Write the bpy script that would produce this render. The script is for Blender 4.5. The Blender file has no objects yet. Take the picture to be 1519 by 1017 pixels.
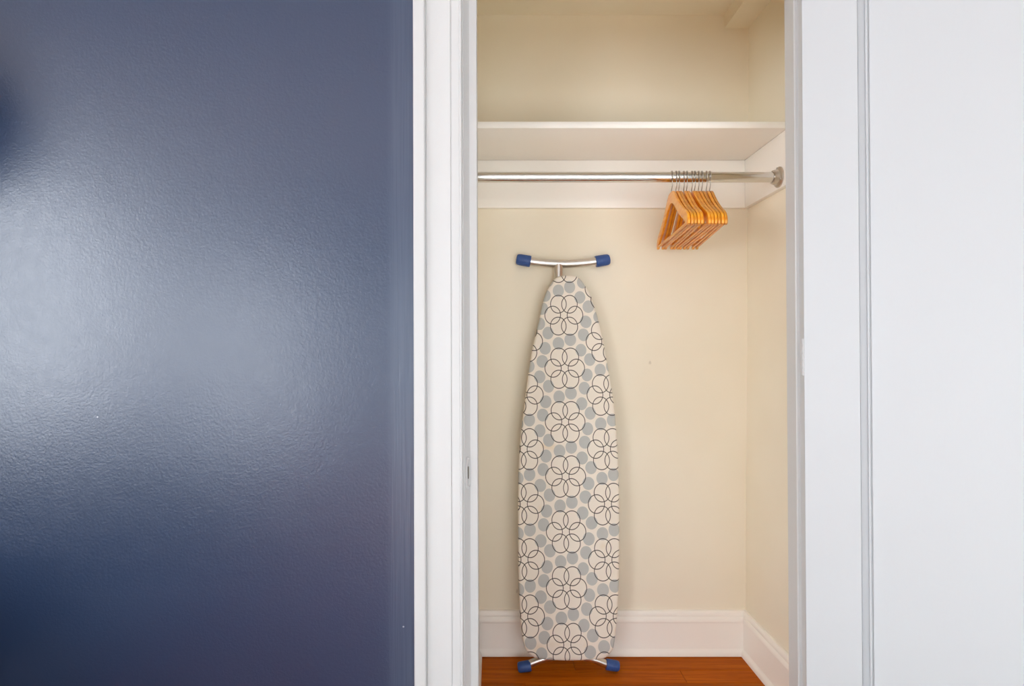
import bpy, bmesh, math, random
from mathutils import Vector, Matrix
random.seed(7)
S = bpy.context.scene
COL = S.collection
R = math.radians

# ------------------------------------------------------------------ camera
F_PX = 900.0
cd = bpy.data.cameras.new('camera')
cd.sensor_width = 36.0
cd.lens = 36.0 * F_PX / 1519.0
cd.shift_x = 29.5 / 1519.0
cd.shift_y = 3.75 / 1519.0
cd.clip_start = 0.02
cam = bpy.data.objects.new('camera', cd)
COL.objects.link(cam)
cam.location = (0, 0, 1.104)
cam.rotation_euler = (R(90.43), 0, 0)
S.camera = cam

# ------------------------------------------------------------------ world, lights, exposure
W = bpy.data.worlds.new('world'); S.world = W
W.use_nodes = True
bg = W.node_tree.nodes['Background']
bg.inputs[0].default_value = (0.80, 0.90, 1.0, 1)
bg.inputs[1].default_value = 1.0

def area(name, loc, rot, sx, sy, power, color, spread=180):
    l = bpy.data.lights.new(name, 'AREA')
    l.shape = 'RECTANGLE'; l.size = sx; l.size_y = sy
    l.energy = power; l.color = color; l.spread = R(spread)
    o = bpy.data.objects.new(name, l); COL.objects.link(o)
    o.location = loc; o.rotation_euler = rot
    return o
# daylight entering through the two bedroom windows (the lights stand in the window openings, outside the glass)
area('daylight_side_window', (-3.40, -1.50, 1.45), (0, R(-90), 0), 1.90, 1.80, 148, (0.91, 0.955, 1.0))
area('daylight_rear_window', (-2.25, -3.05, 1.05), (R(90), 0, 0), 1.30, 1.90, 72, (0.91, 0.955, 1.0))
area('daylight_rear_windows', (0.70, -3.05, 1.05), (R(90), 0, 0), 2.60, 1.90, 78, (0.91, 0.955, 1.0))

sl = bpy.data.lights.new('sun', 'SUN'); sl.energy = 24; sl.angle = R(1.0); sl.color = (.98, .98, .97)
sun = bpy.data.objects.new('sun', sl); COL.objects.link(sun); sun.rotation_euler = (R(48), 0, R(6))   # added low sunlight through the rear windows, bounced up off the pale floor covering

vs = S.view_settings
vs.view_transform = 'Standard'; vs.look = 'None'; vs.gamma = 1.0; vs.use_curve_mapping = False
vs.exposure = -0.16
S.display_settings.display_device = 'sRGB'
try:
    S.cycles.use_denoising = True
    S.cycles.max_bounces = 14; S.cycles.diffuse_bounces = 8; S.cycles.glossy_bounces = 6
    S.cycles.sample_clamp_indirect = 6.0
except Exception:
    pass

# ------------------------------------------------------------------ helpers
def srgb(r, g, b):
    f = lambda c: (c / 255 / 12.92) if c / 255 <= 0.04045 else ((c / 255 + 0.055) / 1.055) ** 2.4
    return (f(r), f(g), f(b), 1.0)

def mat(name, color=(.8, .8, .8, 1), rough=0.5, metal=0.0, spec=0.5, coat=0.0):
    m = bpy.data.materials.new(name); m.use_nodes = True
    p = m.node_tree.nodes['Principled BSDF']
    p.inputs['Base Color'].default_value = color
    p.inputs['Roughness'].default_value = rough
    p.inputs['Metallic'].default_value = metal
    p.inputs['Specular IOR Level'].default_value = spec
    p.inputs['Coat Weight'].default_value = coat
    return m

class NT:
    """tiny node-building helper"""
    def __init__(s, m):
        s.t = m.node_tree; s.n = s.t.nodes; s.p = s.n['Principled BSDF']
    def link(s, a, b): s.t.links.new(a, b)
    def put(s, sock, v):
        if hasattr(v, 'is_output'): s.link(v, sock)
        else: sock.default_value = v
    def m(s, op, a, b=0.0, c=0.0, clamp=False):
        n = s.n.new('ShaderNodeMath'); n.operation = op; n.use_clamp = clamp
        for i, v in enumerate((a, b, c)): s.put(n.inputs[i], v)
        return n.outputs[0]
    def sep(s, v):
        n = s.n.new('ShaderNodeSeparateXYZ'); s.link(v, n.inputs[0]); return n.outputs
    def comb(s, x, y, z=0.0):
        n = s.n.new('ShaderNodeCombineXYZ')
        for i, v in enumerate((x, y, z)): s.put(n.inputs[i], v)
        return n.outputs[0]
    def coord(s, kind='Object'):
        return s.n.new('ShaderNodeTexCoord').outputs[kind]
    def mapping(s, v, scale=(1, 1, 1), loc=(0, 0, 0)):
        n = s.n.new('ShaderNodeMapping'); s.link(v, n.inputs[0])
        n.inputs['Scale'].default_value = scale; n.inputs['Location'].default_value = loc
        return n.outputs[0]
    def noise(s, v, scale, detail=3, rough=.5):
        n = s.n.new('ShaderNodeTexNoise'); s.link(v, n.inputs['Vector'])
        n.inputs['Scale'].default_value = scale; n.inputs['Detail'].default_value = detail
        n.inputs['Roughness'].default_value = rough
        return n.outputs[0]
    def mix(s, f, a, b):
        n = s.n.new('ShaderNodeMix'); n.data_type = 'RGBA'
        s.put(n.inputs[0], f); s.put(n.inputs[6], a); s.put(n.inputs[7], b)
        return n.outputs[2]
    def ramp(s, f, stops):
        n = s.n.new('ShaderNodeValToRGB'); s.link(f, n.inputs[0])
        e = n.color_ramp.elements
        while len(e) < len(stops): e.new(0.5)
        for i, (p, c) in enumerate(stops): e[i].position = p; e[i].color = c
        return n.outputs[0]
    def bump(s, h, strength, dist=0.001, normal=None):
        n = s.n.new('ShaderNodeBump'); s.link(h, n.inputs['Height'])
        n.inputs['Strength'].default_value = strength; n.inputs['Distance'].default_value = dist
        if normal is not None: s.link(normal, n.inputs['Normal'])
        return n.outputs[0]
    def smooth(s, x, lo, hi):
        n = s.n.new('ShaderNodeMapRange'); n.interpolation_type = 'SMOOTHSTEP'
        s.put(n.inputs[0], x); n.inputs[1].default_value = lo; n.inputs[2].default_value = hi
        return n.outputs[0]

def link(name, me, m=None, parent=None, smooth=False):
    o = bpy.data.objects.new(name, me); COL.objects.link(o)
    if m is not None and not me.materials: me.materials.append(m)
    if parent is not None: o.parent = parent
    if smooth:
        for p in me.polygons: p.use_smooth = True
    return o

def bm_obj(name, bm, m, parent=None, smooth=False, loc=(0, 0, 0)):
    bmesh.ops.recalc_face_normals(bm, faces=bm.faces[:])
    me = bpy.data.meshes.new(name); bm.to_mesh(me); bm.free()
    o = link(name, me, m, parent, smooth); o.location = loc
    return o

def smooth_angle(o, deg=35):
    me = o.data
    for p in me.polygons: p.use_smooth = True
    bm = bmesh.new(); bm.from_mesh(me)
    for e in bm.edges:
        if len(e.link_faces) == 2 and e.calc_face_angle(0) > R(deg): e.smooth = False
    bm.to_mesh(me); bm.free()
    return o

def box_bm(bm, x0, x1, y0, y1, z0, z1):
    v = [bm.verts.new(c) for c in ((x0, y0, z0), (x1, y0, z0), (x1, y1, z0), (x0, y1, z0),
                                   (x0, y0, z1), (x1, y0, z1), (x1, y1, z1), (x0, y1, z1))]
    for f in ((0, 3, 2, 1), (4, 5, 6, 7), (0, 1, 5, 4), (1, 2, 6, 5), (2, 3, 7, 6), (3, 0, 4, 7)):
        bm.faces.new([v[i] for i in f])

def box(name, m, x0, x1, y0, y1, z0, z1, parent=None, bevel=0.0, seg=2):
    bm = bmesh.new(); box_bm(bm, x0, x1, y0, y1, z0, z1)
    if bevel: bmesh.ops.bevel(bm, geom=bm.edges[:], offset=bevel, segments=seg, affect='EDGES', profile=.5)
    o = bm_obj(name, bm, m, parent)
    if bevel: smooth_angle(o, 40)
    return o

def prism_bm(bm, pts, z0, z1, xf=lambda p, z: (p[0], p[1], z)):
    n = len(pts)
    a = [bm.verts.new(xf(p, z0)) for p in pts]; b = [bm.verts.new(xf(p, z1)) for p in pts]
    for i in range(n): bm.faces.new((a[i], a[(i + 1) % n], b[(i + 1) % n], b[i]))
    bm.faces.new(a[::-1]); bm.faces.new(b)

def tube_bm(bm, path, r, seg=12, caps=True):
    path = [Vector(p) for p in path]
    rs = r if isinstance(r, (list, tuple)) else [r] * len(path)
    rings = []; up = None
    for i, p in enumerate(path):
        d = ((path[min(i + 1, len(path) - 1)] - path[max(i - 1, 0)])).normalized()
        if up is None:
            up = Vector((0, 0, 1)) if abs(d.z) < .9 else Vector((0, 1, 0))
        s = d.cross(up).normalized(); up = s.cross(d).normalized()
        rings.append([bm.verts.new(p + rs[i] * (math.cos(2 * math.pi * k / seg) * s + math.sin(2 * math.pi * k / seg) * up)) for k in range(seg)])
    for a, b in zip(rings, rings[1:]):
        for k in range(seg): bm.faces.new((a[k], a[(k + 1) % seg], b[(k + 1) % seg], b[k]))
    if caps:
        bm.faces.new(rings[0][::-1]); bm.faces.new(rings[-1])

def tube(name, m, path, r, seg=12, parent=None):
    bm = bmesh.new(); tube_bm(bm, path, r, seg)
    return smooth_angle(bm_obj(name, bm, m, parent), 50)

def empty(name, loc=(0, 0, 0), rot=(0, 0, 0)):
    o = bpy.data.objects.new(name, None); COL.objects.link(o)
    o.location = loc; o.rotation_euler = rot; o.empty_display_size = .1
    return o

def tag(o, label=None, cat=None, group=None, kind=None):
    for k, v in (('label', label), ('category', cat), ('group', group), ('kind', kind)):
        if v: o[k] = v
    return o
def struct(o, label=None, cat=None): return tag(o, label, cat, kind='structure')

LEAN = 0.0032          # the old door frame stands very slightly out of plumb
def lean(o, k=LEAN):
    for v in o.data.vertices: v.co.x -= k * (v.co.z - 1.104)
    return o

# ------------------------------------------------------------------ dimensions
YW0, YW1 = 1.48, 1.57            # partition between bedroom and closet
YB = 2.22                        # closet back wall
XL = -0.072                      # closet left wall
def XR(z): return 0.9235 + 0.0085 * z    # closet right wall (leans)
ZC = 2.335                       # closet ceiling
HEAD = 2.015                      # door head
RX0, RX1, RY0, RZ = -3.20, 2.30, -2.80, 2.55   # bedroom

# ------------------------------------------------------------------ materials
def paint_white(name, c, rough, bumpy=.12):
    m = mat(name, c, rough, spec=.45); n = NT(m); co = n.coord()
    n.link(n.bump(n.noise(n.mapping(co, (220, 220, 30)), 1.0, 3), bumpy, .0006), n.p.inputs['Normal'])
    return m
M_TRIM = paint_white('white_trim_paint', srgb(209, 210, 210), .38)
M_DOOR = paint_white('white_door_paint', srgb(198, 201, 204), .42, .2)
M_SHELF = paint_white('closet_white_paint', srgb(251, 248, 241), .45)
M_BASE = paint_white('closet_baseboard_paint', srgb(250, 246, 238), .40)
M_CEIL = mat('ceiling_paint', srgb(236, 234, 230), .9, spec=.2)

def m_closet():
    m = mat('closet_cream_paint', srgb(224, 208, 180), .75, spec=.25); n = NT(m); co = n.coord()
    big = n.noise(co, 2.2, 3)
    c = n.mix(n.smooth(big, .35, .7), srgb(244, 236, 217), srgb(241, 232, 211))
    # a few old scuffs on the paint
    sc = n.noise(n.mapping(co, (26, 26, 11)), 1.0, 2)
    c = n.mix(n.m('MULTIPLY', n.smooth(sc, .765, .80), .28), c, srgb(150, 132, 108))
    n.link(c, n.p.inputs['Base Color'])
    n.link(n.bump(n.noise(co, 160, 2), .15, .0008), n.p.inputs['Normal'])
    return m
M_CLOSET = m_closet()

def m_blue():
    m = mat('slate_blue_satin_paint', srgb(38, 52, 78),  .30, spec=.92); n = NT(m); co = n.coord()
    big = n.noise(co, 1.3, 2)
    c = n.mix(big, srgb(35, 53, 84), srgb(40, 58, 88))
    x, y, z = n.sep(co)
    cut = n.smooth(x, -.262, -.235)         # brushed strip cut in beside the door casing
    streak = n.noise(n.mapping(co, (260, 260, 4)), 1.0, 3)
    c = n.mix(n.m('MULTIPLY', cut, n.m('MULTIPLY', streak, .35)), c, srgb(98, 112, 134))
    # tiny paint nibs
    nib = n.n.new('ShaderNodeTexVoronoi'); n.link(co, nib.inputs['Vector']); nib.inputs['Scale'].default_value = 5.5
    nb = n.m('LESS_THAN', nib.outputs['Distance'], .012)
    n.link(n.mix(n.m('MULTIPLY', nb, .7), c, srgb(190, 196, 206)), n.p.inputs['Base Color'])
    peel = n.noise(co, 170, 2, .55)
    h = n.m('ADD', n.m('MULTIPLY', peel, n.m('SUBTRACT', 1.0, cut)), n.m('MULTIPLY', streak, cut))
    h = n.m('ADD', h, n.m('MULTIPLY', n.noise(co, 9, 2), 1.2))
    n.link(n.bump(h, .28, .0016), n.p.inputs['Normal'])
    n.link(n.m('MULTIPLY_ADD', n.noise(co, 40, 2), .08, .27), n.p.inputs['Roughness'])
    return m
M_BLUE = m_blue()

def m_wood_floor():
    m = mat('orange_oak_plank', srgb(150, 78, 26), .5, spec=.06, coat=.0); n = NT(m)
    n.p.inputs['Coat Roughness'].default_value = .25
    co = n.coord('Object'); oi = n.n.new('ShaderNodeObjectInfo')
    rnd = oi.outputs['Random']
    v = n.n.new('ShaderNodeVectorMath'); v.operation = 'ADD'; n.link(co, v.inputs[0])
    n.link(n.comb(n.m('MULTIPLY', rnd, 37.0), n.m('MULTIPLY', rnd, 11.0)), v.inputs[1])
    g = n.noise(n.mapping(v.outputs[0], (3.0, 60, 60)), 1.0, 5, .6)
    fine = n.noise(n.mapping(v.outputs[0], (14, 420, 420)), 1.0, 3)
    c = n.ramp(g, [(.25, srgb(152, 70, 2)), (.5, srgb(182, 92, 4)), (.75, srgb(204, 114, 10))])
    c = n.mix(n.m('MULTIPLY', n.smooth(fine, .52, .72), .45), c, srgb(118, 48, 4))
    hs = n.n.new('ShaderNodeHueSaturation'); n.link(c, hs.inputs['Color'])
    n.link(n.m('MULTIPLY_ADD', rnd, .30, .76), hs.inputs['Value'])
    n.link(hs.outputs[0], n.p.inputs['Base Color'])
    n.link(n.bump(fine, .12, .0005), n.p.inputs['Normal'])
    return m
M_FLOOR = m_wood_floor()
M_SUB = mat('dark_subfloor', srgb(52, 26, 12), .9)

def m_hanger():
    m = mat('honey_beech_wood', srgb(214, 142, 58), .35, spec=.5, coat=.3); n = NT(m)
    co = n.coord(); rnd = n.n.new('ShaderNodeObjectInfo').outputs['Random']
    g = n.noise(n.mapping(co, (200, 16, 90)), 1.0, 4)
    c = n.ramp(g, [(.3, srgb(226, 134, 36)), (.55, srgb(242, 166, 64)), (.8, srgb(248, 190, 100))])
    hs = n.n.new('ShaderNodeHueSaturation'); n.link(c, hs.inputs['Color'])
    n.link(n.m('MULTIPLY_ADD', rnd, .30, .78), hs.inputs['Value'])
    hs.inputs['Saturation'].default_value = 1.05
    n.link(hs.outputs[0], n.p.inputs['Base Color'])
    return m
M_HANGER = m_hanger()
M_CHROME = mat('polished_chrome', (.74, .73, .71, 1), .17, 1.0)
M_NICKEL = mat('worn_nickel', (.62, .58, .52, 1), .28, 1.0)
M_WIRE = mat('hook_steel', (.50, .47, .43, 1), .3, 1.0)
M_STEEL = mat('satin_steel_tube', (.70, .66, .61, 1), .30, 1.0)
def m_cap():
    m = mat('blue_plastic_cap', srgb(38, 74, 140), .45); n = NT(m); co = n.coord()
    n.link(n.mix(n.noise(co, 90, 3), srgb(30, 60, 122), srgb(58, 98, 165)), n.p.inputs['Base Color'])
    n.link(n.bump(n.noise(co, 220, 2), .4, .001), n.p.inputs['Normal'])
    return m
M_CAP = m_cap()
M_BLACK = mat('dark_frame_metal', srgb(70, 70, 72), .5, .6)

# printed cotton cover: hexagonal lattice of six-ring flowers with pairs of blue-grey dots between
def m_cover():
    m = mat('flower_print_cotton', srgb(232, 222, 206), .85, spec=.2); n = NT(m)
    co = n.coord(); x, y, z = n.sep(co)
    A = 0.1853
    px = n.m('DIVIDE', n.m('ADD', x, .0068), A * .892)
    py = n.m('DIVIDE', n.m('SUBTRACT', z, .1175), A)
    # slight stretch of the cloth
    wob = n.noise(n.mapping(co, (7, 1, 7)), 1.0, 1)
    px = n.m('ADD', px, n.m('MULTIPLY_ADD', wob, .05, -.025))
    s3 = math.sqrt(3)
    def wrapc(v, per, off): return n.m('WRAP', n.m('SUBTRACT', v, off), per / 2, -per / 2)
    ax, ay = wrapc(px, s3, 0), wrapc(py, 1, 0)
    bx, by = wrapc(px, s3, s3 / 2), wrapc(py, 1, .5)
    la = n.m('ADD', n.m('MULTIPLY', ax, ax), n.m('MULTIPLY', ay, ay))
    lb = n.m('ADD', n.m('MULTIPLY', bx, bx), n.m('MULTIPLY', by, by))
    sel = n.m('LESS_THAN', la, lb)
    pick = lambda a, b: n.m('ADD', n.m('MULTIPLY', sel, a), n.m('MULTIPLY', n.m('SUBTRACT', 1.0, sel), b))
    gx, gy = pick(ax, bx), pick(ay, by)
    rad = n.m('SQRT', pick(la, lb))
    ang = n.m('ARCTAN2', gy, gx)
    fa = n.m('WRAP', n.m('SUBTRACT', ang, math.pi / 2), math.pi / 6, -math.pi / 6)   # sector about the direction to a neighbour
    u = n.m('MULTIPLY', rad, n.m('COSINE', fa)); v = n.m('MULTIPLY', rad, n.m('SINE', fa))
    def dist(cx, cy):
        dx, dy = n.m('SUBTRACT', u, cx), n.m('SUBTRACT', v, cy)
        return n.m('SQRT', n.m('ADD', n.m('MULTIPLY', dx, dx), n.m('MULTIPLY', dy, dy)))
    d1, d2 = dist(.535, -.122), dist(.465, .122)
    dots = n.m('LESS_THAN', n.m('MINIMUM', d1, d2), .119)
    ro = .240
    c1 = dist(ro * math.cos(R(30)), ro * .5); c2 = dist(ro * math.cos(R(30)), -ro * .5)
    RR = .169
    inside = n.m('LESS_THAN', n.m('MINIMUM', c1, c2), RR - .028)
    e1 = n.m('ABSOLUTE', n.m('SUBTRACT', c1, RR)); e2 = n.m('ABSOLUTE', n.m('SUBTRACT', c2, RR))
    ring = n.m('SUBTRACT', 1.0, n.smooth(n.m('MINIMUM', e1, e2), .0055, .0105))
    base = n.mix(n.noise(co, 3.5, 2), srgb(242, 236, 225), srgb(237, 228, 213))
    stain = n.smooth(n.noise(n.mapping(co, (9, 1, 9), (3.1, 0, 1.7)), 1.0, 2), .62, .74)
    base = n.mix(n.m('MULTIPLY', stain, .35), base, srgb(226, 200, 150))
    dotc = n.mix(n.noise(co, 18, 3), srgb(184, 187, 184), srgb(198, 199, 194))
    c = n.mix(n.m('MULTIPLY', dots, n.m('SUBTRACT', 1.0, inside)), base, dotc)
    c = n.mix(n.m('MULTIPLY', ring, .93), c, srgb(52, 44, 42))
    n.link(c, n.p.inputs['Base Color'])
    weave = n.noise(co, 900, 1)
    wr = n.noise(n.mapping(co, (14, 1, 5)), 1.0, 2)
    n.link(n.bump(n.m('ADD', weave, n.m('MULTIPLY', wr, 3.0)), .25, .0012), n.p.inputs['Normal'])
    return m
M_COVER = m_cover()

# ------------------------------------------------------------------ the closet shell
def wallpoly(name, m, verts, parent=None):
    me = bpy.data.meshes.new(name); me.from_pydata(verts, [], [tuple(range(len(verts)))]); me.update()
    return link(name, me, m, parent)

struct(box('wall_closet_back', M_CLOSET, XL - .06, 1.02, YB, YB + .08, 0, ZC + .05))
bm = bmesh.new()
prism_bm(bm, [(0, YW1), (0.09, YW1), (0.09, YB), (0, YB)], 0, ZC + .05, lambda p, z: (XR(z) + p[0], p[1], z))
struct(bm_obj('wall_closet_right', bm, M_CLOSET))
struct(box('wall_closet_left', M_CLOSET, XL - .06, XL, YW1, YB, 0, ZC + .05))
struct(box('ceiling_closet', M_CLOSET, XL - .06, 1.04, YW1 - .045, YB + .06, ZC, ZC + .06))
bm = bmesh.new(); box_bm(bm, .8535, .96, YW1, YB, 2.2855, ZC + .02)
struct(bm_obj('trim_1', bm, M_CLOSET), 'boxed-in cream beam along the top right corner of the closet ceiling', 'beam')

# ------------------------------------------------------------------ partition wall (blue bedroom side, cream closet side)
def holed(name, m, y0, y1, x0, x1, z1, ox0, ox1, oz):
    bm = bmesh.new()
    xs = [x0, ox0, ox1, x1]; zs = [0, oz, z1]
    for i in range(3):
        for j in range(2):
            if i == 1 and j == 0: continue
            box_bm(bm, xs[i], xs[i + 1], y0, y1, zs[j], zs[j + 1])
    bmesh.ops.remove_doubles(bm, verts=bm.verts[:], dist=1e-5)
    seen = {}
    for f in bm.faces[:]:
        k = frozenset(f.verts)
        if k in seen: bmesh.ops.delete(bm, geom=[f, seen[k]], context='FACES_ONLY')
        else: seen[k] = f
    return bm_obj(name, bm, m)
OX0, OX1 = -.085, .795
struct(holed('wall_front', M_BLUE, YW0, YW1 - .045, RX0, RX1, RZ, OX0, OX1, HEAD + .02))
struct(holed('wall_closet_front', M_CLOSET, YW1 - .045, YW1, XL - .05, 1.0, ZC, OX0, OX1, HEAD + .02))

# casing profile, (distance from the inner edge, proud of the wall)
CAS = [(0, 0), (0, .013), (.0015, .0155), (.0035, .0165), (.0055, .0155), (.0065, .0135), (.008, .0145), (.0255, .0155), (.0262, .0125), (.0275, .0125),
       (.0285, .0155), (.036, .0150), (.050, .0125), (.068, .0125), (.080, .0145), (.0855, .0170), (.0865, .0145), (.088, .0145), (.0890, .0225), (.092, .0245), (.115, .0250), (.1172, .0235), (.1172, 0)]
def casing_side(name, xin, sgn):
    bm = bmesh.new()
    pts = [(xin + sgn * d, YW0 - h) for d, h in CAS]
    n = len(pts)
    a = [bm.verts.new((p[0], p[1], 0)) for p in pts]
    b = [bm.verts.new((p[0], p[1], HEAD + .005 + CAS[i][0])) for i, p in enumerate(pts)]
    for i in range(n - 1): bm.faces.new((a[i], a[i + 1], b[i + 1], b[i]))
    return smooth_angle(lean(bm_obj(name, bm, M_TRIM)), 28)
CXL, CXR = -.0711, .778
struct(casing_side('trim_2', CXL, -1), 'white moulded door casing between the blue wall and the closet opening', 'door casing')
struct(casing_side('trim_3', CXR, 1), 'white moulded door casing behind the open door', 'door casing')
bm = bmesh.new()
a = [bm.verts.new((CXL - d, YW0 - h, HEAD + .005 + d)) for d, h in CAS]; b = [bm.verts.new((CXR + d, YW0 - h, HEAD + .005 + d)) for d, h in CAS]
for i in range(len(CAS) - 1): bm.faces.new((a[i], a[i + 1], b[i + 1], b[i]))
struct(smooth_angle(lean(bm_obj('trim_4', bm, M_TRIM)), 28), 'white head casing over the closet opening', 'door casing')

# jambs with rebate and stop
JL = [(-.092, YW0), (-.0685, YW0), (-.0665, YW0 + .002), (-.0560, YW0 + .0175), (-.0545, YW0 + .0185), (-.0375, YW0 + .0195), (-.0358, YW0 + .0215), (-.0358, YW1 - .002), (-.038, YW1), (-.092, YW1)]
bm = bmesh.new(); prism_bm(bm, JL, 0, HEAD); jl = struct(smooth_angle(lean(bm_obj('trim_5', bm, M_TRIM)), 28), 'white closet door jamb carrying the painted strike plate', 'door jamb')
JR = [(.80, YW0), (.772, YW0), (.770, YW0 + .002), (.770, YW0 + .038), (.7635, YW0 + .039), (.7610, YW0 + .041), (.7610, YW1 - .003), (.7635, YW1), (.80, YW1)]
bm = bmesh.new(); prism_bm(bm, JR, 0, HEAD); struct(smooth_angle(lean(bm_obj('trim_6', bm, M_TRIM)), 28), 'white closet door jamb on the hinge side', 'door jamb')
struct(box('trim_7', M_TRIM, -.09, .80, YW0, YW1, HEAD, HEAD + .018), 'white head jamb over the closet opening', 'door jamb')

# strike plate, painted over, set in the angled rebate of the latch jamb
def strike():
    bm = bmesh.new()
    d = Vector((.0105, .0155, 0)).normalized(); nrm = Vector((d.y, -d.x, 0))
    c = Vector((-.0612, YW0 + .0098, .803))
    # curved-edge plate with two mortise openings left as recesses
    w, h = .0088, .040
    prof = []
    for k in range(24):
        t = 2 * math.pi * k / 24
        cx_, cz_ = math.cos(t), math.sin(t)
        prof.append((w * (abs(cx_) ** .8) * (1 if cx_ > 0 else -1), h * (abs(cz_) ** .55) * (1 if cz_ > 0 else -1)))
    lay = [(1.0, 0), (1.0, .0022), (.90, .0034), (.62, .0034), (.56, .0005)]
    rings = []
    for s_, e in lay:
        rings.append([bm.verts.new(c + d * (p[0] * s_) + Vector((0, 0, p[1] * (s_ if s_ > .8 else s_ * 1.25))) + nrm * e) for p in prof])
    for r0, r1 in zip(rings, rings[1:]):
        for k in range(24): bm.faces.new((r0[k], r0[(k + 1) % 24], r1[(k + 1) % 24], r1[k]))
    bm.faces.new(rings[-1])
    o = smooth_angle(lean(bm_obj('strike_plate', bm, M_TRIM, jl)), 30)
    o['label'] = 'painted-over metal strike plate'
    for sg in (-1, 1):
        b2 = bmesh.new(); bmesh.ops.create_icosphere(b2, subdivisions=2, radius=.0026, matrix=Matrix.Translation(c + Vector((0, 0, sg * .034)) + nrm * .003))
        lean(bm_obj('screw', b2, M_TRIM, o, True))
    b2 = bmesh.new()
    q = [c + d * a_ + Vector((0, 0, b_)) + nrm * .0016 for a_, b_ in ((-.0005, -.014), (.0035, -.014), (.0035, .016), (-.0005, .016))]
    b2.faces.new([b2.verts.new(p) for p in q])
    lean(bm_obj('latch_hole', b2, mat('latch_hole_dark', srgb(120, 112, 100), .8), o))
strike()

# ------------------------------------------------------------------ the open door
TH = R(60)
C0 = Vector((.7471, 1.454))
door = struct(empty('door_1', (C0.x, C0.y, .012), (0, 0, 0)), 'open white panelled closet door', 'door')
# local axes: x along the width away from the hinge, y into the thickness
ux, uy = math.sin(TH), -math.cos(TH)
door.rotation_euler = (0, 0, math.atan2(uy, ux))
DW, DH, DT, ST, MO = .815, 1.998, .042, .1154, .0225
def dleangle(o):
    for v in o.data.vertices: v.co.x -= LEAN * (v.co.z - 1.09) * .9
    return o
rails = [(0, .20), (.92, 1.05) if False else (DH - .072, DH)]
for nm, x0, x1, z0, z1 in (('stile', 0, ST, 0, DH), ('stile', DW - ST, DW, 0, DH), ('rail', ST, DW - ST, 0, .20), ('rail', ST, DW - ST, DH - .072, DH)):
    o = box(nm, M_DOOR, x0, x1, 0, DT, z0, z1, door, .0012, 1); dleangle(o)
o = box('panel', M_DOOR, ST - .01, DW - ST + .01, .0165, DT - .0165, .19, DH - .062, door); dleangle(o)
# sticking moulding round the panel: quirk, ovolo slope, fillet
MP = [(0, 0), (.0003, .0160), (.0012, .0178), (.0050, .0170), (.0132, .0178), (.0138, .0178), (.0143, .0076), (.0156, .0060), (.0180, .0060), (.0192, .0076), (.0198, .0185), (.0208, .0185), (.0212, .0165), (.0225, .0165)]
def ring_mould(front):
    bm = bmesh.new()
    x0, x1, z0, z1 = ST, DW - ST, .20, DH - .072
    loops = []
    for d, h in MP:
        y = h if front else DT - h
        loops.append([bm.verts.new(c) for c in ((x0 + d, y, z0 + d), (x1 - d, y, z0 + d), (x1 - d, y, z1 - d), (x0 + d, y, z1 - d))])
    for a, b in zip(loops, loops[1:]):
        for k in range(4): bm.faces.new((a[k], a[(k + 1) % 4], b[(k + 1) % 4], b[k]))
    dleangle(smooth_angle(bm_obj('panel_moulding', bm, M_DOOR, door), 30))
ring_mould(True); ring_mould(False)
for hz in (.20, 1.075):       # painted butt hinges
    hb = bmesh.new(); box_bm(hb, -.0016, .0006, .002, DT - .002, hz - .045, hz + .045)
    ho = bm_obj('hinge', hb, M_TRIM, door); dleangle(ho)
    for k in range(5):
        z0 = hz - .045 + k * .018
        dleangle(tube('knuckle', M_TRIM, [(-.004, DT + .002, z0 + .0006), (-.004, DT + .002, z0 + .0174)], .0052, 12, ho))
# knob and rose on the lock stile, both faces
def lathe(name, m, prof, origin, axis, parent=None, seg=24):
    bm = bmesh.new(); ax = Vector(axis).normalized()
    s = ax.orthogonal().normalized(); t = ax.cross(s)
    rings = [[bm.verts.new(Vector(origin) + ax * h + r * (math.cos(2 * math.pi * k / seg) * s + math.sin(2 * math.pi * k / seg) * t)) for k in range(seg)] for r, h in prof]
    for a, b in zip(rings, rings[1:]):
        for k in range(seg): bm.faces.new((a[k], a[(k + 1) % seg], b[(k + 1) % seg], b[k]))
    bm.faces.new(rings[0]); bm.faces.new(rings[-1])
    return smooth_angle(bm_obj(name, bm, m, parent), 40)
KP = [(.026, 0), (.026, .004), (.012, .007), (.010, .030), (.020, .036), (.027, .046), (.026, .056), (.015, .062), (.002, .063)]
lathe('door_knob', M_NICKEL, KP, (DW - .06, 0, .80), (0, -1, 0), door)
lathe('door_knob', M_NICKEL, KP, (DW - .06, DT, .80), (0, 1, 0), door)

# ------------------------------------------------------------------ closet baseboards
BB = [(0, 0), (.026, 0), (.0255, .009), (.022, .017), (.0155, .0225), (.0150, .024), (.0150, .1165), (.0165, .1180), (.0175, .1195), (.0175, .1230), (.0165, .1320), (.0130, .1365), (.0120, .1380), (.0125, .1400), (.0120, .1500), (.0075, .1570), (.0030, .1590), (0, .1590)]
def baseboard(name, pa, pb, nrm, cutA, cutB, label, fur=0.0):
    """profile swept from pa to pb; cut = mitre amount per unit of thickness at each end"""
    bm = bmesh.new(); pa, pb, nrm = Vector(pa), Vector(pb), Vector(nrm); d = (pb - pa).normalized()
    BBs = [(t + fur if 0 < i < len(BB) - 1 else t, z) for i, (t, z) in enumerate(BB)]
    A = [bm.verts.new(pa + nrm * t + d * (t * cutA) + Vector((0, 0, z))) for t, z in BBs]
    B = [bm.verts.new(pb + nrm * t - d * (t * cutB) + Vector((0, 0, z))) for t, z in BBs]
    for i in range(len(BB) - 1): bm.faces.new((A[i], A[i + 1], B[i + 1], B[i]))
    return struct(smooth_angle(bm_obj(name, bm, M_BASE), 32), label, 'baseboard')
xr = XR(.08)
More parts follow.
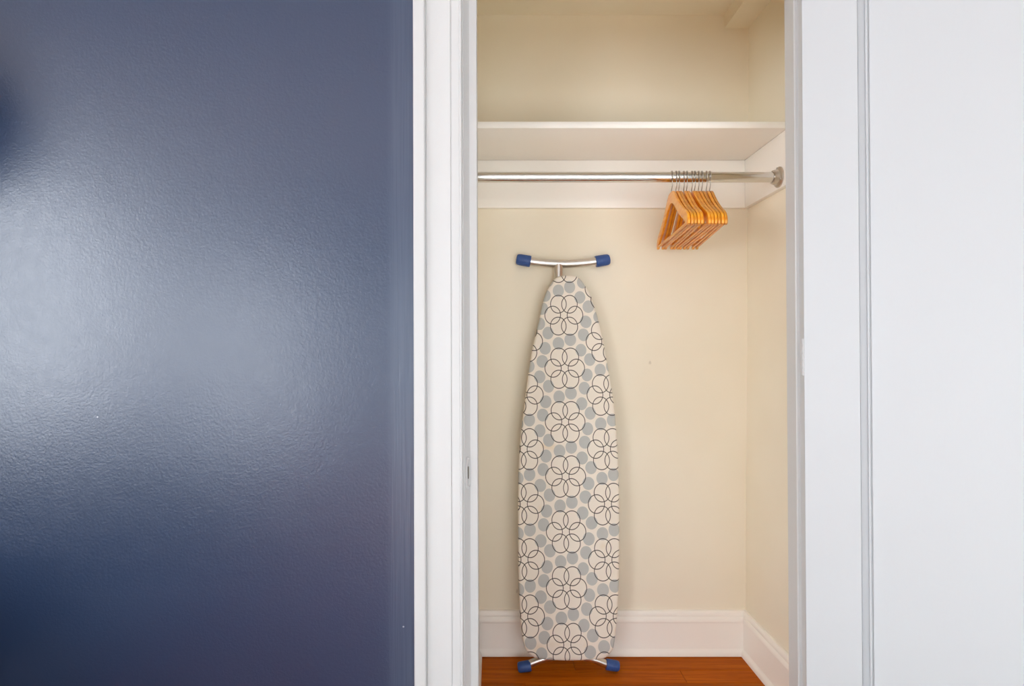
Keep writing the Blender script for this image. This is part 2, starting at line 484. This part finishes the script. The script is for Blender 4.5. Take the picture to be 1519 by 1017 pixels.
baseboard('baseboard_back', (XL, YB, 0), (xr, YB, 0), (0, -1, 0), 1, 1, 'white moulded baseboard along the closet back wall')
baseboard('baseboard_right', (xr, YB, 0), (xr, YW1, 0), (-1, 0, 0), 1, 0, 'white moulded baseboard along the closet right wall')
baseboard('baseboard_left', (XL, YB, 0), (XL, YW1, 0), (1, 0, 0), 1, 0, 'white moulded baseboard along the closet left wall', .010)

# ------------------------------------------------------------------ floor planks
floor = struct(box('floor', M_SUB, RX0, RX1, RY0, YB + .02, -.06, -.012))
PW = .0805
def plank(L, proto={}):
    k = round(L, 3)
    if k not in proto:
        bm = bmesh.new(); box_bm(bm, 0, k - .0012, 0, PW - .0012, -.0118, 0)
        top = [e for e in bm.edges if all(v.co.z > -.001 for v in e.verts)]
        bmesh.ops.bevel(bm, geom=top, offset=.0009, segments=1, affect='EDGES')
        bmesh.ops.recalc_face_normals(bm, faces=bm.faces[:])
        me = bpy.data.meshes.new('plank'); bm.to_mesh(me); bm.free(); me.materials.append(M_FLOOR)
        proto[k] = me
    return proto[k]
y = 2.184 - PW
row = 0
while y > YW1 - PW - .02:                     # closet strip floor, boards run across the opening
    cuts = [XL, XL + (.36, .72, .18, .55, .85)[row % 5], xr]
    for a_, b_ in zip(cuts, cuts[1:]):
        o = link('plank', plank(b_ - a_), None, floor); o.location = (a_, y, 0)
    y -= PW; row += 1
o = link('plank', plank(xr - XL), None, floor); o.location = (XL, 2.184, 0); o.scale = (1, .036 / PW, 1)   # ripped board along the back wall
ylast = y + PW
L = (RX1 - RX0) / 3
while ylast - PW > RY0:
    ylast -= PW
    off = (row * .37) % 1.0 * L
    xs = sorted({RX0, RX1, *[RX0 + off + k * L for k in range(3)]})
    for a_, b_ in zip(xs, xs[1:]):
        if b_ - a_ < .02: continue
        o = link('plank', plank(round(b_ - a_, 2)), None, floor); o.location = (a_, ylast, 0)
    row += 1

# ------------------------------------------------------------------ the bedroom round the camera (seen in the sheen of the blue wall)
M_ROOM = mat('slate_blue_bedroom_paint', srgb(40, 48, 70), .6, spec=.4)
struct(box('ceiling', M_CEIL, RX0, RX1, RY0, YW1, RZ, RZ + .06))
struct(box('wall_right', M_ROOM, RX1, RX1 + .08, RY0, YW1, 0, RZ))
def holed_wall(name, m, plane, c0, c1, a0, a1, z1, h0, h1, hz0, hz1):
    bm = bmesh.new(); A = [a0, h0, h1, a1]; Z = [0, hz0, hz1, z1]
    for i in range(3):
        for j in range(3):
            if i == 1 and j == 1: continue
            if plane == 'x': box_bm(bm, c0, c1, A[i], A[i + 1], Z[j], Z[j + 1])
            else: box_bm(bm, A[i], A[i + 1], c0, c1, Z[j], Z[j + 1])
    return struct(bm_obj(name, bm, m))
WS = (-2.40, -.60, .50, 2.40)      # side window: y0, y1, z0, z1
WR = [(-2.90, -1.60), (-.60, .70), (.70, 2.00)]; WZ = (.10, 2.00)      # rear windows
holed_wall('wall_left', M_ROOM, 'x', RX0 - .12, RX0, RY0, YW0, RZ, *WS)
bm = bmesh.new(); xs_ = [RX0, -2.90, -1.60, -.60, 2.00, RX1]; zs_ = [0, *WZ, RZ]
for i in range(5):
    for j in range(3):
        if i in (1, 3) and j == 1: continue
        box_bm(bm, xs_[i], xs_[i + 1], RY0 - .12, RY0, zs_[j], zs_[j + 1])
struct(bm_obj('wall_rear', bm, M_ROOM))
M_GLASS = bpy.data.materials.new('window_glass'); M_GLASS.use_nodes = True
nt = M_GLASS.node_tree; nt.nodes.clear()
out = nt.nodes.new('ShaderNodeOutputMaterial'); mx = nt.nodes.new('ShaderNodeMixShader'); tr = nt.nodes.new('ShaderNodeBsdfTransparent'); gl = nt.nodes.new('ShaderNodeBsdfGlossy')
gl.inputs['Roughness'].default_value = .02; mx.inputs[0].default_value = .06
nt.links.new(tr.outputs[0], mx.inputs[1]); nt.links.new(gl.outputs[0], mx.inputs[2]); nt.links.new(mx.outputs[0], out.inputs[0])
def window(name, plane, c, a0, a1, z0, z1, label):
    w = struct(empty(name, (0, 0, 0)), label, 'window')
    def b(nm, m, p0, p1, q0, q1, d0, d1):
        return box(nm, m, c + d0, c + d1, p0, p1, q0, q1, w) if plane == 'x' else box(nm, m, p0, p1, c + d0, c + d1, q0, q1, w)
    t = .05; zm = (z0 + z1) / 2
    b('frame_post', M_TRIM, a0, a0 + t, z0, z1, -.10, -.02); b('frame_post', M_TRIM, a1 - t, a1, z0, z1, -.10, -.02)
    b('frame_rail', M_TRIM, a0 + t, a1 - t, z0, z0 + t, -.10, -.02); b('frame_rail', M_TRIM, a0 + t, a1 - t, z1 - t, z1, -.10, -.02)
    b('meeting_rail', M_TRIM, a0 + t, a1 - t, zm - .02, zm + .02, -.09, -.03)
    b('pane', M_GLASS, a0 + t, a1 - t, z0 + t, zm - .02, -.062, -.058); b('pane', M_GLASS, a0 + t, a1 - t, zm + .02, z1 - t, -.062, -.058)
window('window_1', 'x', RX0, *WS, 'white sash window in the bedroom side wall')
for k in range(3):
    window('window_%d' % (k + 2), 'y', RY0, *WR[k], *WZ, '%s of three tall white windows in the bedroom wall behind the camera' % ('single', 'left of the paired', 'right of the paired')[k])

# ------------------------------------------------------------------ closet shelf on cleats
ZS = 1.795
shelf = tag(empty('closet_shelf', (XL, YB, ZS)), 'white painted closet shelf spanning the opening above the rod', 'shelf')
def child_box(nm, m, x0, x1, y0, y1, z0, z1, par, bev=.0015):
    o = box(nm, m, x0 - par.location.x, x1 - par.location.x, y0 - par.location.y, y1 - par.location.y, z0 - par.location.z, z1 - par.location.z, par, bev, 2)
    return o
child_box('shelf_board', M_SHELF, XL + .001, XR(1.8) - .0005, 1.885, YB - .0005, ZS, ZS + .021, shelf, .0025)
child_box('back_cleat', M_SHELF, XL + .001, XR(1.7) - .002, YB - .018, YB - .0003, 1.621, ZS - .0003, shelf)
XCL = XR(1.7) - .019
child_box('side_cleat', M_SHELF, XCL, XR(1.63) - .0003, YW1 + .03, YB - .0185, 1.621, ZS - .0003, shelf)
child_box('side_cleat', M_SHELF, XL + .0003, XL + .0065, YW1 + .03, YB - .0185, 1.621, ZS - .0003, shelf)

# ------------------------------------------------------------------ rod
YRD, ZRD, RRD = 1.938, 1.657, .0165
rod = tag(empty('closet_rod', (XL + .0065, YRD, ZRD)), 'polished chrome closet rod hanging under the white shelf', 'rod')
L = XCL - (XL + .0065)
tube('rod_tube', M_CHROME, [(.004, 0, 0), (L * .35, 0, 0), (L * .7, 0, 0), (L - .004, 0, 0)], RRD, 40, rod)
FP = [(.033, 0), (.033, .003), (.030, .006), (.0235, .0075), (.0225, .019), (.0215, .0225), (.0172, .0228), (.0172, .010)]
for xo, ax in ((0, 1), (L, -1)):
    fl = lathe('flange', M_NICKEL, FP if ax < 0 else [(r, h * .45) for r, h in FP], (xo + ax * .0003, 0, 0), (ax, 0, 0), rod, 32)
    for a_ in (90, 210, 330):
        lathe('screw', M_WIRE, [(.0042, 0), (.0040, .0016), (.002, .0024)], (xo + ax * (.0062 if ax < 0 else .0028), .0275 * math.cos(R(a_)), .0275 * math.sin(R(a_))), (ax, 0, 0), fl, 10)

# ------------------------------------------------------------------ wooden hangers
TOP = [(0, -.0490), (.018, -.0490), (.030, -.0515), (.045, -.0600), (.070, -.0790), (.105, -.1030), (.140, -.1240), (.170, -.1395), (.195, -.1510), (.212, -.1620), (.2210, -.1740), (.2230, -.1840)]
BOT = [(.2215, -.1930), (.214, -.1965), (.204, -.1930), (.190, -.1830), (.165, -.1690), (.130, -.1520), (.095, -.1320), (.065, -.1120), (.040, -.0960), (.020, -.0880), (0, -.0860)]
def hanger_mesh():
    half = TOP + BOT
    out_ = half + [(-a, b) for a, b in reversed(half[1:-1])]
    bm = bmesh.new()
    hw = .0042
    def bow(a): return -.010 * (a / .22) ** 2 * 0
    prism_bm(bm, out_, -hw, hw, lambda p, z: (z + bow(p[0]), p[0], p[1]))
    bmesh.ops.triangulate(bm, faces=[f for f in bm.faces if len(f.verts) > 4])
    rim = [e for e in bm.edges if len(e.link_faces) == 2 and e.calc_face_angle(0) > R(60)]
    bmesh.ops.bevel(bm, geom=rim, offset=.0022, segments=2, affect='EDGES', profile=.6)
    return bm
hg = empty('wooden_hanger')
hb = smooth_angle(bm_obj('hanger_body', hanger_mesh(), M_HANGER, hg), 45)
hbar = tube('trouser_bar', M_HANGER, [(0, -.209, -.1880), (0, 0, -.1885), (0, .209, -.1880)], .0042, 12, hg)
wire = [(0, 0, -.060), (0, 0, -.044), (0, -.006, -.036), (0, -.0135, -.028)]
rw = RRD + .0020
# the wire rises in front of the rod, passes over it and drops behind
for k in range(15):
    t = R(235 - k * 17)
    wire.append((0, rw * 1.18 * math.cos(t) if math.cos(t) < 0 else rw * 1.1 * math.cos(t), rw * math.sin(t)))
wire = [w for w in wire]
hk = tube('hook', M_WIRE, wire, .0015, 8, hg)
ORD = ['leftmost', 'second', 'third', 'fourth', 'fifth', 'sixth', 'seventh', 'eighth', 'ninth', 'tenth', 'rightmost']
GAP = [0, .0135, .0090, .0157, .0097, .0160, .0092, .0120, .0107, .0146, .0112]
TURN = [4.2, .9, 0, 1.5, .1, -1.2, .1, .6, .3, 1.2, .5]
for i in range(11):
    if i == 0: o = hg
    else:
        o = hg.copy(); COL.objects.link(o)
        for ch in (hb, hbar, hk):
            c = ch.copy(); COL.objects.link(c); c.parent = o
    o.location = (.5743 + sum(GAP[:i + 1]), YRD, ZRD)
    o.rotation_euler = (0, 0, -R(sum(TURN[:i + 1])))
    nm = ORD[i]
    lab = f'{nm} wooden clothes hanger on the chrome rod' if i in (0, 10) else f'{nm} wooden clothes hanger from the left on the chrome rod'
    tag(o, lab, 'hanger', 'wooden hangers on the closet rod')

# ------------------------------------------------------------------ ironing board leaning on the back wall
PHI = R(4.15)
ib = tag(empty('ironing_board', (.2585, 2.031, 0), (-PHI, 0, 0)), 'ironing board with flower-print cover standing on end against the closet back wall', 'ironing board')
LEFT = [(-0.0216, 1.3675), (-0.0407, 1.3562), (-0.055, 1.3346), (-0.0766, 1.2892), (-0.1009, 1.18), (-0.1226, 1.0881), (-0.1491, 0.8969), (-0.1623, 0.784), (-0.1690, 0.6266), (-0.1695, 0.4622), (-0.1686, 0.3286), (-0.1655, 0.2337), (-0.1599, 0.1613), (-0.1502, 0.109), (-0.1336, 0.0837), (-0.1084, 0.0707), (-0.067, 0.0655)]
RIGHT = [(0.0092, 1.3718), (0.0380, 1.3682), (0.054, 1.3562), (0.0692, 1.3346), (0.0911, 1.294), (0.1225, 1.18), (0.1400, 1.0811), (0.1620, 0.941), (0.1728, 0.8024), (0.1766, 0.688), (0.177, 0.5746), (0.1752, 0.4622), (0.1718, 0.3286), (0.1656, 0.2293), (0.1601, 0.1745), (0.15, 0.1068), (0.1361, 0.0872), (0.1172, 0.0709), (0.0682, 0.0655), (-0.0039, 0.0633)]
ctrl = RIGHT + LEFT[::-1]            # clockwise, starting at the nose
def catmull(P, n=4):
    out_ = []; N = len(P)
    for i in range(N):
        p0, p1, p2, p3 = (Vector(P[(i + k - 1) % N]) for k in range(4))
        for j in range(n):
            t = j / n
            out_.append(.5 * ((2 * p1) + (p2 - p0) * t + (2 * p0 - 5 * p1 + 4 * p2 - p3) * t * t + (3 * p1 - p0 - 3 * p2 + p3) * t ** 3))
    return out_
OUT = catmull(ctrl, 4)
def inset(P, d):
    N = len(P); res = []
    for i in range(N):
        t = (P[(i + 2) % N] - P[i - 2]).normalized()
        nrm = Vector((-t.y, t.x))
        res.append(P[i] - nrm * d * (1 if True else -1))
    return res
# find the inward direction once
ctr = Vector((0, .6)); sgn = 1 if (inset(OUT, .01)[40] - ctr).length < (OUT[40] - ctr).length else -1
def cover_mesh(layers, fill_front=True, fill_back=True):
    bm = bmesh.new(); rings = []
    for d, yy in layers:
        rings.append([bm.verts.new((p.x, yy, p.y)) for p in inset(OUT, d * sgn)])
    N = len(OUT)
    for a, b in zip(rings, rings[1:]):
        for k in range(N): bm.faces.new((a[k], a[(k + 1) % N], b[(k + 1) % N], b[k]))
    if fill_front: bm.faces.new(rings[-1])
    if fill_back: bm.faces.new(rings[0])
    return bm
bm = cover_mesh([(.020, .0265), (.006, .0265), (.001, .0240), (0, .0190), (0, .0120), (.0010, .0070), (.0038, .0030), (.0085, .0008), (.016, 0)])
cov = smooth_angle(bm_obj('cover', bm, M_COVER, ib), 60); cov['label'] = 'white cotton cover printed with ring flowers and grey-blue dots'
bm = cover_mesh([(.024, .034), (.022, .035), (.022, .0268)])
bm_obj('board_deck', bm, M_BLACK, ib)
# drawstring hem behind
bm = bmesh.new(); pp = inset(OUT, .019 * sgn)[::3]
tube_bm(bm, [(p.x, .0285, p.y) for p in pp + pp[:1]], .0025, 6, False); smooth_angle(bm_obj('hem_cord', bm, mat('hem_cotton', srgb(225, 218, 205), .9), ib), 60)
def cap(name, origin, axis, par, k=1.0):
    P = [(.0145, -.022), (.0175, -.0215), (.0182, -.018), (.0178, .010), (.0170, .018), (.0145, .0225), (.0100, .0240), (.001, .0245)]
    o = lathe(name, M_CAP, [(r * k, h * k) for r, h in P], origin, axis, par, 20)
    o['label'] = 'blue plastic end cap'
    return o
# T-shaped foot rising past the nose
YT = .0570
def arc(x0, x1, zc, dz, n=13):
    return [(x0 + (x1 - x0) * k / (n - 1), YT, zc + dz * (2 * k / (n - 1) - 1) ** 2) for k in range(n)]
ft = tube('foot_bar', M_STEEL, arc(-.1421, .1381, 1.4235, .0125), .0150, 16, ib)
cap('foot_cap', (-.1440, YT, 1.4362), (-1, 0, .17), ib, 1.14); cap('foot_cap', (.1400, YT, 1.4355), (1, 0, .17), ib, 1.14)
tube('leg', M_STEEL, [(-.0190, YT, 1.420), (-.0190, YT, 1.30), (-.0190, YT, .90), (-.0190, YT, .42)], .0165, 16, ib)
# arched foot on the floor, with two-rail leg folded behind the deck
zb = .0235
bt = tube('foot_bar', M_STEEL, arc(-.1480, .1520, zb + .037, -.037), .0125, 16, ib)
c1 = cap('foot_cap', (-.1470, YT, zb), (-1, 0, -.14), ib); c2 = cap('foot_cap', (.1540, YT, zb + .004), (1, 0, -.14), ib)
for sx in (-1, 1):
    tube('leg', M_STEEL, [(sx * .055, YT, zb + .032), (sx * .055, YT, .30), (sx * .050, YT, .95)], .0100, 12, ib)
tube('pivot_rod', M_STEEL, [(-.075, YT, .70), (.075, YT, .70)], .0040, 10, ib)
bx_ = box('leg_catch', M_BLACK, -.045, .045, .0352, .046, 1.02, 1.10, ib, .002)

# ------------------------------------------------------------------ bedroom furniture beside the camera, mirrored softly in the satin wall
M_DARK = mat('dark_navy_bedding', srgb(34, 36, 46), .9, spec=.1)
M_GREYB = mat('grey_blanket', srgb(150, 154, 164), .9, spec=.1)
M_WALN = mat('dark_walnut', srgb(48, 36, 32), .45)
def soft_box(name, m, x0, x1, y0, y1, z0, z1, par, r=.04):
    o = box(name, m, x0, x1, y0, y1, z0, z1, par, r, 4); return smooth_angle(o, 60)
bed = tag(empty('bed', (-2.07, 1.40, 0)), 'low dark bed beside the blue wall, beyond the left edge of the photo', 'bed')
child = lambda nm, m, x0, x1, y0, y1, z0, z1, r: soft_box(nm, m, x0, x1, y0, y1, z0, z1, bed, r)
child('headboard', M_WALN, -.80, .80, .00, .07, 0, .63, .012)
child('bed_skirt', M_GREYB, -.78, .78, -2.02, -.001, .03, .28, .01)
for sx in (-1, 1):
    for yy in (-1.95, -.05):
        child('leg', M_WALN, sx * .72 - .03, sx * .72 + .03, yy - .02, yy + .02, 0, .0295, .004)
child('mattress', M_DARK, -.79, .79, -2.03, -.001, .281, .52, .05)
for sx in (-.38, .38): child('pillow', M_DARK, sx - .34, sx + .34, -.42, -.06, .521, .62, .045)

lampm = mat('dark_lamp_shade', srgb(20, 21, 26), .8, spec=.1)
fl = tag(empty('pendant_lamp', (-1.57, 1.20, RZ)), 'large dark round pendant lamp over the bed, beyond the left edge of the photo', 'pendant lamp')
lathe('canopy', M_BLACK, [(.055, -.0005), (.055, -.018), (.045, -.026), (.006, -.028)], (0, 0, 0), (0, 0, 1), fl, 32)
tube('cord', M_BLACK, [(0, 0, -.026), (0, 0, -.3), (0, 0, -.605)], .004, 10, fl)
SP = [(.205 * math.sin(R(t)), -.205 * math.cos(R(t))) for t in range(14, 177, 6)]
lathe('shade', lampm, SP, (0, 0, -.805), (0, 0, 1), fl, 40)

# unseen pale floor covering, added to bounce light up into the closet
bounce_rug = tag(empty('bounce_rug', (1.0, -.55, 0)), 'added pale cream floor covering bouncing light into the closet, out of view', 'bounce_rug')
box('pile', mat('cream_wool', srgb(242, 240, 235), .95, spec=.05), -1.30, 1.30, -1.95, 1.92, .0005, .014, bounce_rug, .005)
box('border', mat('cream_binding', srgb(214, 206, 192), .95, spec=.05), -1.33, 1.33, -1.98, 1.95, .0003, .008, bounce_rug, .003)
